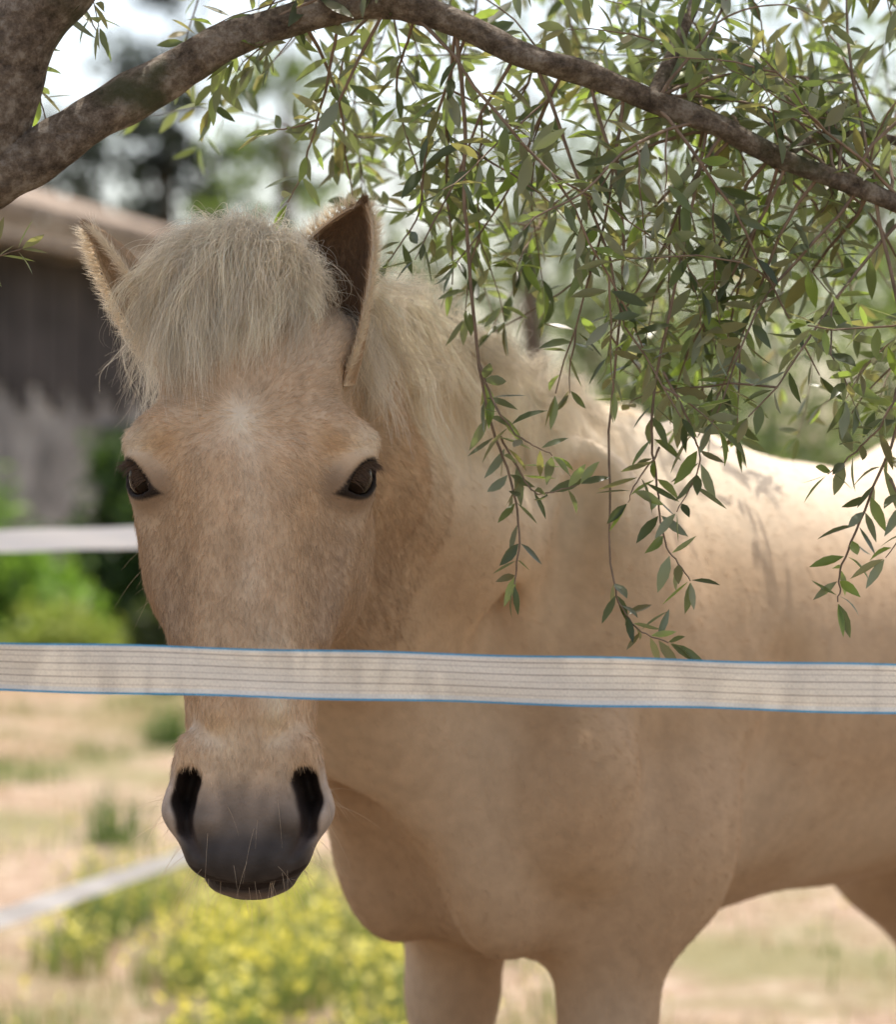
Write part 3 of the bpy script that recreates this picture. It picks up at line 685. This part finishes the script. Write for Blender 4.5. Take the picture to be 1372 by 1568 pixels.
sc = t.n('ShaderNodeVectorMath', operation='SCALE'); t.l(base, sc.inputs[0]); t.l(mm.outputs[0], sc.inputs['Scale'])
p = t.n('ShaderNodeBsdfPrincipled'); t.l(sc.outputs[0], p.inputs['Base Color']); p.inputs['Roughness'].default_value=.55
t.l(bumpn(t, nf, .6, .0008), p.inputs['Normal'])
tr = t.n('ShaderNodeBsdfTranslucent'); t.l(sc.outputs[0], tr.inputs['Color']); ms = t.n('ShaderNodeMixShader'); ms.inputs[0].default_value=.25
t.l(p.outputs[0], ms.inputs[1]); t.l(tr.outputs[0], ms.inputs[2]); t.l(ms.outputs[0], t.out.inputs[0]); tapem = t.m
postm = solid_mat('fence_post', (.35,.26,.18), .8, .3, 12, (60,.6,.004)); insm = solid_mat('insulator', (.03,.03,.03), .4)
whitetape = attr_mat('white_tape', .5, .3, transl=.3)
def tape(name, A, B, width, mat, parent, sag=.0, wav=.0015, tilt=0.):
    A, B = np.array(A, float), np.array(B, float); n = 220; t_ = np.linspace(0, 1, n)
    P = A+(B-A)*t_[:, None]; P[:, 2] -= sag*4*t_*(1-t_)
    side = nrm(np.cross(B-A, [0,0,1.]))
    M_ = 9; V = np.zeros((n, M_, 3)); L = np.linalg.norm(B-A)
    for j in range(M_):
        q = j/(M_-1)-.5; tw_ = tilt+.10*np.sin(t_*L*2.1+.5)+.05*np.sin(t_*L*7)
        V[:, j] = P+np.array([0,0,1.])*(q*width*np.cos(tw_))[:, None]+side*(q*width*np.sin(tw_)+wav*np.sin(t_*L*23+q*4))[:, None]
        V[:, j, 2] += .0006*np.sin(t_*L*31+2*q)
    i = np.arange(n-1)[:, None]; j = np.arange(M_-1)[None]
    F = np.stack([i*M_+j, (i+1)*M_+j, (i+1)*M_+j+1, i*M_+j+1], -1).reshape(-1, 4)
    uv_ = np.stack(np.broadcast_arrays((t_*L)[:, None], np.linspace(0,1,M_)[None]), -1).reshape(-1, 2)
    return mesh_obj(name, V.reshape(-1, 3), F, mat, parent, uv=uv_, cols=np.full((n*M_,3), .90))
def post(name, x, y, h, parent, zs_):
    A = np.array([(x,y,-.2),(x,y,h*.5),(x+.004,y,h)]); V, F = tube(catmull(A, 6), .035, 16, .03)
    k = len(V)//16; top = np.arange(16)+(k-1)*16
    mesh_obj(name, V, [F, top[None]], postm, parent)
    for z in zs_:
        V, F = box((x, y-.045, z), (.03,.03,.07)); mesh_obj('insulator', V, F, insm, parent, smooth=False)
fence = empty('electric_fence')
tape('tape', (-1.7,2.17,1.206), (1.9,2.105,1.118), .0405, tapem, fence)
post('post', -1.7, 2.21, 1.4, fence, (1.206,)); post('post_2', 1.9, 2.15, 1.35, fence, (1.118,))
tape('lower_tape', (-1.7,2.17,.62), (1.9,2.105,.58), .0405, tapem, fence)
fence2 = empty('electric_fence')
tape('tape', (-2.4,3.92,1.207), (-.04,5.0,1.268), .040, whitetape, fence2, wav=.001)
post('post', -2.4, 3.95, 1.4, fence2, (1.207,)); post('post_2', -.04, 5.05, 1.35, fence2, ())
fence3 = empty('electric_fence')
tape('tape', (-1.50,3.5,.45), (.10,9.2,.44), .040, whitetape, fence3, wav=.001)
post('post', -1.5, 3.5, 1.1, fence3, (.45,)); post('post_2', .10, 9.25, 1.0, fence3, ())

# ================================================================== GROUND
t = NT('dry_ground'); co = t.n('ShaderNodeTexCoord').outputs['Object']
n1 = noise(t, .75, 5, co); n2 = noise(t, 7, 8, co, .75); n3 = noise(t, 60, 6, co, .7); n5 = noise(t, 1.6, 4, co)
c1 = t.ramp(n2, [(.28,(.17,.105,.065)),(.48,(.40,.285,.20)),(.68,(.64,.52,.40))])
c2 = t.ramp(n3, [(.3,(.10,.11,.035)),(.7,(.32,.29,.12))])
mx = t.n('ShaderNodeMix', data_type='RGBA'); t.l(t.ramp(n1, [(.47,(0,0,0)),(.58,(.8,.8,.8))]), mx.inputs['Factor']); t.l(c1, mx.inputs['A']); t.l(c2, mx.inputs['B'])
# dark ground patch under the tree, added to cut bounced light on the horse
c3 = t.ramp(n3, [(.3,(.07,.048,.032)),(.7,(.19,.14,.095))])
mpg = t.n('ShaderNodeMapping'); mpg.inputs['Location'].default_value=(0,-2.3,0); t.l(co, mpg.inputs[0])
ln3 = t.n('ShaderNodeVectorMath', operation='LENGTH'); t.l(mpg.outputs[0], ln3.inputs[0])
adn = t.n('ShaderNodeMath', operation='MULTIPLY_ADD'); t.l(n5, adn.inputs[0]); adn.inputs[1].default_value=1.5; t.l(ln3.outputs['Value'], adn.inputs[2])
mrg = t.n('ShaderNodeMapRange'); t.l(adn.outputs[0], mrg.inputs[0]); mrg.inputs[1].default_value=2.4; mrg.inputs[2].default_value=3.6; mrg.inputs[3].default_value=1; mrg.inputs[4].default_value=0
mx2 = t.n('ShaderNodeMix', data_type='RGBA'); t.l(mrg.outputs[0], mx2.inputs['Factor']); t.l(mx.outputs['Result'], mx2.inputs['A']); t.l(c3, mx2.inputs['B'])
p = t.n('ShaderNodeBsdfPrincipled'); t.l(mx2.outputs['Result'], p.inputs['Base Color']); p.inputs['Roughness'].default_value=.95
t.l(bumpn(t, n3, .8, .02), p.inputs['Normal']); t.l(p.outputs[0], t.out.inputs[0])
gx = np.concatenate([-np.geomspace(300,12,14), np.linspace(-11.5,11.5,60), np.geomspace(12,300,14)])
gy = np.concatenate([-np.geomspace(300,4,12), np.linspace(-3.5,30,90), np.geomspace(31,400,14)])
GX, GY = np.meshgrid(gx, gy, indexing='ij'); GZ = .02*np.sin(GX*1.3+GY*.7)*np.sin(GY*.9)*sstep(4.6,6,GY)+.012*np.sin(GX*4+1)*np.sin(GY*3.3)*sstep(4.6,6,GY)
ny = len(gy); i = np.arange(len(gx)-1)[:, None]; j = np.arange(ny-1)[None]
F = np.stack([i*ny+j, (i+1)*ny+j, (i+1)*ny+j+1, i*ny+j+1], -1).reshape(-1, 4)
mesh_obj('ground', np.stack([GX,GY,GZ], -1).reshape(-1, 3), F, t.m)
grassm = attr_mat('grass_blades', .6, .3, transl=.35)
def blades(name, P, h, wd, lean, pal, seg=2):
    n = len(P); az = rng.uniform(0, 6.28, n); h = h*rng.uniform(.5,1.2,n)
    d = np.stack([np.cos(az), np.sin(az), 0*az], 1); w_ = np.stack([-np.sin(az), np.cos(az), 0*az], 1)*(wd*rng.uniform(.6,1.4,n))[:, None]
    le = (lean*rng.uniform(.3,1.4,n)*h)[:, None]; z = np.array([0,0,1.])
    V = np.stack([P-w_, P+w_, P+d*le*.35+z*h[:,None]*.6-w_*.7, P+d*le*.35+z*h[:,None]*.6+w_*.7, P+d*le+z*h[:,None]], 1)
    b = (np.arange(n)*5)[:, None]; Fq = b+np.array([[0,1,3,2]]); Ft = b+np.array([[2,3,4]])
    pal = np.array(pal); c = pal[rng.integers(0, len(pal), n)]*rng.uniform(.7,1.3,(n,1))
    mesh_obj(name, V.reshape(-1,3), [Fq, Ft], grassm, cols=np.repeat(c, 5, 0))
def patch(n, x0, x1, y0, y1, clump, thr=0.):
    P = np.stack([rng.uniform(x0,x1,n), rng.uniform(y0,y1,n), np.zeros(n)], 1)
    v = vnoise(P, clump, 9)+vnoise(P, clump*3, 10)*.5
    return P[v > thr]
blades('dry_grass', patch(80000, -4, 4, 5.2, 20, 1.6, .0), .055, .0022, .9, [(.50,.38,.22),(.40,.28,.16),(.32,.26,.11),(.62,.50,.32)])
blades('green_grass', patch(75000, -4, 4, 5.2, 22, 1.8, .30), .075, .003, .6, [(.11,.18,.04),(.17,.24,.05),(.25,.30,.09)])
P = np.vstack([np.stack([-.50+.40*rng.normal(size=7500), 7.3+.8*rng.normal(size=7500), np.zeros(7500)], 1),
               np.stack([-1.0+.7*rng.normal(size=4500), 7.6+1.1*rng.normal(size=4500), np.zeros(4500)], 1)])
P = P[(vnoise(P, 5, 4) > .05) & (P[:, 1] > 5.3)]
blades('wildflower_stems', P, .13, .0035, .4, [(.16,.25,.05),(.26,.31,.08),(.34,.35,.12)])
def diamonds(P, size, pal, flat=0.):
    n = len(P); a = nrm(rng.normal(size=(n,3))); b = nrm(np.cross(a, nrm(rng.normal(size=(n,3))))); s_ = (size*rng.uniform(.6,1.4,n))[:, None]
    V = np.stack([P-a*s_, P+b*s_*.5, P+a*s_, P-b*s_*.5], 1); F = (np.arange(n)*4)[:, None]+np.arange(4)[None]
    pal = np.array(pal); c = pal[rng.integers(0, len(pal), n)]*rng.uniform(.75,1.25,(n,1))
    return V.reshape(-1,3), F, np.repeat(c, 4, 0)
Pf = P[rng.random(len(P)) < .40]; Pf = Pf+np.stack([rng.normal(size=len(Pf))*.03, rng.normal(size=len(Pf))*.03, rng.uniform(.05,.17,len(Pf))], 1)
V, F, c = diamonds(Pf, .015, [(.88,.80,.14),(.86,.82,.30),(.80,.72,.12)]); mesh_obj('yellow_wildflowers', V, F, grassm, cols=c)
wp = np.vstack([np.array([x0,y0,0])+np.stack([rng.normal(size=n_)*.06, rng.normal(size=n_)*.06, np.zeros(n_)],1) for x0,y0,n_ in ((-1.55,14.5,110),(-1.30,10.2,60),(-1.05,7.9,50),(-2.0,18.5,160))])
blades('weeds', wp, .24, .006, .5, [(.14,.22,.06),(.20,.28,.09),(.11,.18,.05)])

# ================================================================== BACKGROUND VEGETATION
folm = attr_mat('foliage', .5, .4, transl=.42, tmul=(1.4,1.5,.9))
fbark = solid_mat('tree_bark', (.16,.12,.09), .9, .3, 6, (20,.7,.03))
def tree(name, loc, h, cr, z0, ncl, per, lsz, pal, tr=.18, sig=.30):
    root = empty(name, loc); loc = np.array(loc, float)
    cl = nrm(rng.normal(size=(ncl,3)))*(rng.random(ncl)**.45)[:, None]
    cz = (z0+h)/2; cl = cl*np.array([cr,cr,(h-z0)/2])+np.array([0,0,cz]); cl[:, :2] *= (1-.35*np.clip((cl[:, 2:3]-cz)/(h-cz+.01),-.3,1))
    V, F = limb([(0,0,-.1,tr*1.25),(.1*tr,0,h*.15,tr),(tr,-tr*.4,z0+.2,tr*.8),(0,0,cz,tr*.5),(tr*.3,0,h*.9,tr*.12)], 8, 12, .06)
    ps = [(V, F)]
    for q in cl[::4]:
        b0 = np.array([0,0,max(z0*.8, q[2]*.55)]); m_ = b0*.5+q*.5+np.array([0,0,-.1]); ps.append(tube(catmull([b0,m_,q], 5), np.linspace(tr*.3,tr*.05,11), 6))
    V, F = merge(ps); mesh_obj('trunk', V, F, fbark, root)
    P = np.repeat(cl, per, 0); sg = sig*cr*.55*rng.uniform(.6,1.3,ncl).repeat(per)[:, None]
    P = P+rng.normal(size=P.shape)*sg*np.array([1,1,.7])
    V, F, c = diamonds(P, lsz, pal); tone = rng.uniform(.5,1.35,ncl).repeat(per*4)[:, None]
    mesh_obj('crown', V, F, folm, root, smooth=False, cols=c*tone)
G1 = [(.12,.17,.045),(.15,.21,.055),(.19,.26,.07),(.06,.09,.03)]; G2 = [(.12,.15,.075),(.15,.19,.09),(.08,.11,.055)]; GD = [(.020,.029,.025),(.03,.04,.03),(.045,.055,.04)]
tree('olive_tree', (2.3,12.5,0), 3.9, 1.7, 1.0, 40, 65, .042, G2+G1[:2], .10)
tree('olive_tree', (.5,16.5,0), 4.4, 1.8, 1.2, 40, 65, .055, G2, .12)
tree('olive_tree', (3.6,18,0), 5.0, 2.1, .8, 48, 72, .055, G1, .14)
tree('olive_tree', (5.2,25,0), 6.0, 2.6, .8, 50, 72, .07, G1, .2)
tree('olive_tree', (1.9,26,0), 5.4, 2.4, .8, 48, 72, .07, G2, .2)
tree('poplar_tree', (-2.4,38,0), 9.4, 1.2, 2.2, 24, 50, .09, G1, .2)
tree('pine_tree', (-4.3,40,0), 9.6, 2.0, 2.5, 50, 74, .11, GD, .22, .21)
tree('pine_tree', (-6.0,42,0), 8.0, 2.0, 2.0, 42, 74, .11, GD, .20, .21)
def bush(name, loc, rx, rz, n, lsz, pal):
    root = np.array(loc, float); ncl = 26; cl = nrm(rng.normal(size=(ncl,3)))*(rng.random(ncl)**.4)[:, None]; cl[:, 2] = np.abs(cl[:, 2])
    cl = cl*np.array([rx,rx*.7,rz]); P = cl[rng.integers(0, ncl, n)]+rng.normal(size=(n,3))*rx*.22; P[:, 2] = np.abs(P[:, 2]); P += root
    V, F, c = diamonds(P, lsz, pal); mesh_obj(name, V, F, folm, smooth=False, cols=c)
bush('shrub', (-3.45,21.5,0), .60, 1.15, 4500, .06, [(.20,.33,.05),(.26,.39,.08),(.12,.22,.04)])
bush('shrub', (-2.75,23.2,0), .65, 1.95, 5500, .07, [(.07,.12,.035),(.10,.17,.045),(.045,.08,.025)])
bush('shrub', (-3.1,20.6,0), .5, .45, 3000, .05, [(.24,.30,.07),(.30,.34,.10)])
bush('shrub', (-4.2,22.0,0), .7, 1.7, 4500, .06, [(.13,.24,.045),(.20,.32,.055)])
bush('shrub', (-2.3,21.6,0), .4, .55, 2500, .05, [(.05,.07,.03),(.09,.11,.04)])
bush('shrub', (2.9,15.5,0), 1.0, 1.7, 5000, .05, [(.07,.10,.04),(.10,.13,.05),(.14,.17,.06)])
bush('shrub', (1.6,19.5,0), 1.2, 2.0, 5000, .06, G1)
bush('shrub', (4.2,21,0), 1.4, 2.4, 5000, .07, G2)
n = 16000; P = np.stack([rng.uniform(-36,36,n), rng.uniform(48,62,n), np.zeros(n)], 1)
P[:, 2] = rng.random(n)**.8*(3.2+1.2*np.sin(P[:, 0]*.45)+1.0*np.sin(P[:, 0]*1.3+1))
V, F, c = diamonds(P, .30, G1+G2); mesh_obj('distant_trees', V, F, folm, smooth=False, cols=c)

# ================================================================== BARN
t = NT('barn_wall'); co = t.n('ShaderNodeTexCoord').outputs['Object']
n1 = noise(t, 1.3, 6, co, .65); br = t.n('ShaderNodeTexVoronoi'); br.inputs['Scale'].default_value=3.2; t.l(co, br.inputs['Vector'])
c1 = t.ramp(n1, [(.32,(.16,.15,.15)),(.5,(.32,.30,.29)),(.7,(.56,.53,.51))])
sv = t.n('ShaderNodeSeparateColor'); t.l(br.outputs['Color'], sv.inputs[0]); cg = t.ramp(sv.outputs[0], [(0,(.5,.5,.5)),(1,(1,1,1))])
mx = t.n('ShaderNodeMix', data_type='RGBA', blend_type='MULTIPLY'); mx.inputs['Factor'].default_value=.9; t.l(c1, mx.inputs['A']); t.l(cg, mx.inputs['B'])
p = t.n('ShaderNodeBsdfPrincipled'); t.l(mx.outputs['Result'], p.inputs['Base Color']); p.inputs['Roughness'].default_value=.9
t.l(bumpn(t, br.outputs['Distance'], .6, .03), p.inputs['Normal']); t.l(p.outputs[0], t.out.inputs[0]); wallm = t.m
woodm = solid_mat('barn_timber', (.42,.34,.27), .8, .25, 5, (30,.5,.01)); roofm = solid_mat('roof_tiles', (.34,.27,.21), .85, .35, 4, (14,.8,.05)); darkm = solid_mat('barn_opening', (.05,.045,.04), .9)
boardm = solid_mat('eave_shade_boards', (.062,.053,.052), .85, .5, 1.2, (20,.6,.01))  # boards added below the eave; their dark colour paints its shade
barn = empty('barn', (-3.9, 25, 0))
ang = math.atan2(4.6, 1.6); ca, sa = math.cos(ang), math.sin(ang)
O = np.array([-4.25+3.9, 24.0-25, 0])
def bl_(u, v, z): return O+np.array([ca*u-sa*v, sa*u+ca*v, z])
def bbox(name, u0, u1, v0, v1, z0, z1, mat):
    c = bl_((u0+u1)/2, (v0+v1)/2, (z0+z1)/2); V, F = box(c, (u1-u0, v1-v0, z1-z0), ang); mesh_obj(name, V, F, mat, barn, smooth=False)
bbox('walls', -5, 4.9, .45, 6.0, 0, 3.9, wallm)
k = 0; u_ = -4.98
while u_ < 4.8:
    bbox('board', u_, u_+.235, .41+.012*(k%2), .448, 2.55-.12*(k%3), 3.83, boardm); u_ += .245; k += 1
bbox('door', -3.4, -2.2, .40, .46, 0, 2.2, darkm); bbox('door_frame', -3.5, -2.1, .385, .42, 2.21, 2.30, woodm)
bbox('window', 3.2, 4.1, .40, .46, 1.3, 2.2, darkm); bbox('window_sill', 3.1, 4.2, .36, .42, 1.2, 1.29, woodm)
bbox('fascia', -5.4, 5.3, -.16, -.10, 3.82, 4.04, woodm)
for k in range(12): bbox('rafter', -5.2+k*.93, -5.1+k*.93, -.09, .40, 3.84, 3.97, woodm)
A = [bl_(-5.5,-.25,4.05), bl_(5.4,-.25,4.05), bl_(5.4,3.2,5.1), bl_(-5.5,3.2,5.1), bl_(5.4,6.6,4.05), bl_(-5.5,6.6,4.05)]
B = [a+np.array([0,0,.14]) for a in A]; V = np.array(A+B)
F4 = np.array([[6,7,8,9],[9,8,10,11],[0,3,2,1],[3,5,4,2],[0,1,7,6],[5,11,10,4],[1,2,8,7],[2,4,10,8],[0,6,9,3],[3,9,11,5]])
mesh_obj('roof', V, F4, roofm, barn, smooth=False)
Vg = np.array([bl_(4.88,.46,3.9), bl_(4.88,5.99,3.9), bl_(4.88,3.2,5.04), bl_(-4.98,.46,3.9), bl_(-4.98,5.99,3.9), bl_(-4.98,3.2,5.04)])
mesh_obj('gable', Vg, np.array([[0,1,2],[3,5,4]]), wallm, barn, smooth=False)

# ================================================================== LIGHT / CAMERA
sd = Vector((.08, .30, .95)).normalized()
L = bpy.data.lights.new('sun', 'SUN'); L.energy = 5.0; L.angle = math.radians(.55); L.color = (1, .95, .87)
lo = bpy.data.objects.new('sun', L); lo.rotation_euler = sd.to_track_quat('Z', 'Y').to_euler(); lo.location = (0, 0, 20); S.collection.objects.link(lo)
w = bpy.data.worlds.new('World'); S.world = w; w.use_nodes = True; nt = w.node_tree; nt.nodes.clear()
sk = nt.nodes.new('ShaderNodeTexSky'); sk.sky_type = 'NISHITA'; sk.sun_disc = False
sk.sun_elevation = math.asin(sd.z); sk.sun_rotation = math.atan2(sd.x, sd.y); sk.air_density = 1.0; sk.dust_density = 3.0; sk.ozone_density = .6
vmw = nt.nodes.new('ShaderNodeVectorMath'); vmw.operation = 'MULTIPLY'; vmw.inputs[1].default_value = (2.15, 1.93, 1.68)   # warm gain added to brighten the sky light
nt.links.new(sk.outputs[0], vmw.inputs[0])
bg = nt.nodes.new('ShaderNodeBackground'); bg.inputs['Strength'].default_value = .15
wo = nt.nodes.new('ShaderNodeOutputWorld'); nt.links.new(vmw.outputs[0], bg.inputs[0]); nt.links.new(bg.outputs[0], wo.inputs[0])
cam = bpy.data.cameras.new('camera'); cam.lens = 70; cam.sensor_fit = 'HORIZONTAL'; cam.sensor_width = 24; cam.clip_end = 1000; cam.clip_start = .05
cam.dof.use_dof = True; cam.dof.focus_distance = 2.34; cam.dof.aperture_fstop = 3.5
co_ = bpy.data.objects.new('camera', cam); co_.location = (0, 0, 1.3); co_.rotation_euler = (math.pi/2, 0, 0); S.collection.objects.link(co_); S.camera = co_
S.view_settings.view_transform = 'Standard'; S.view_settings.look = 'None'; S.view_settings.exposure = 0
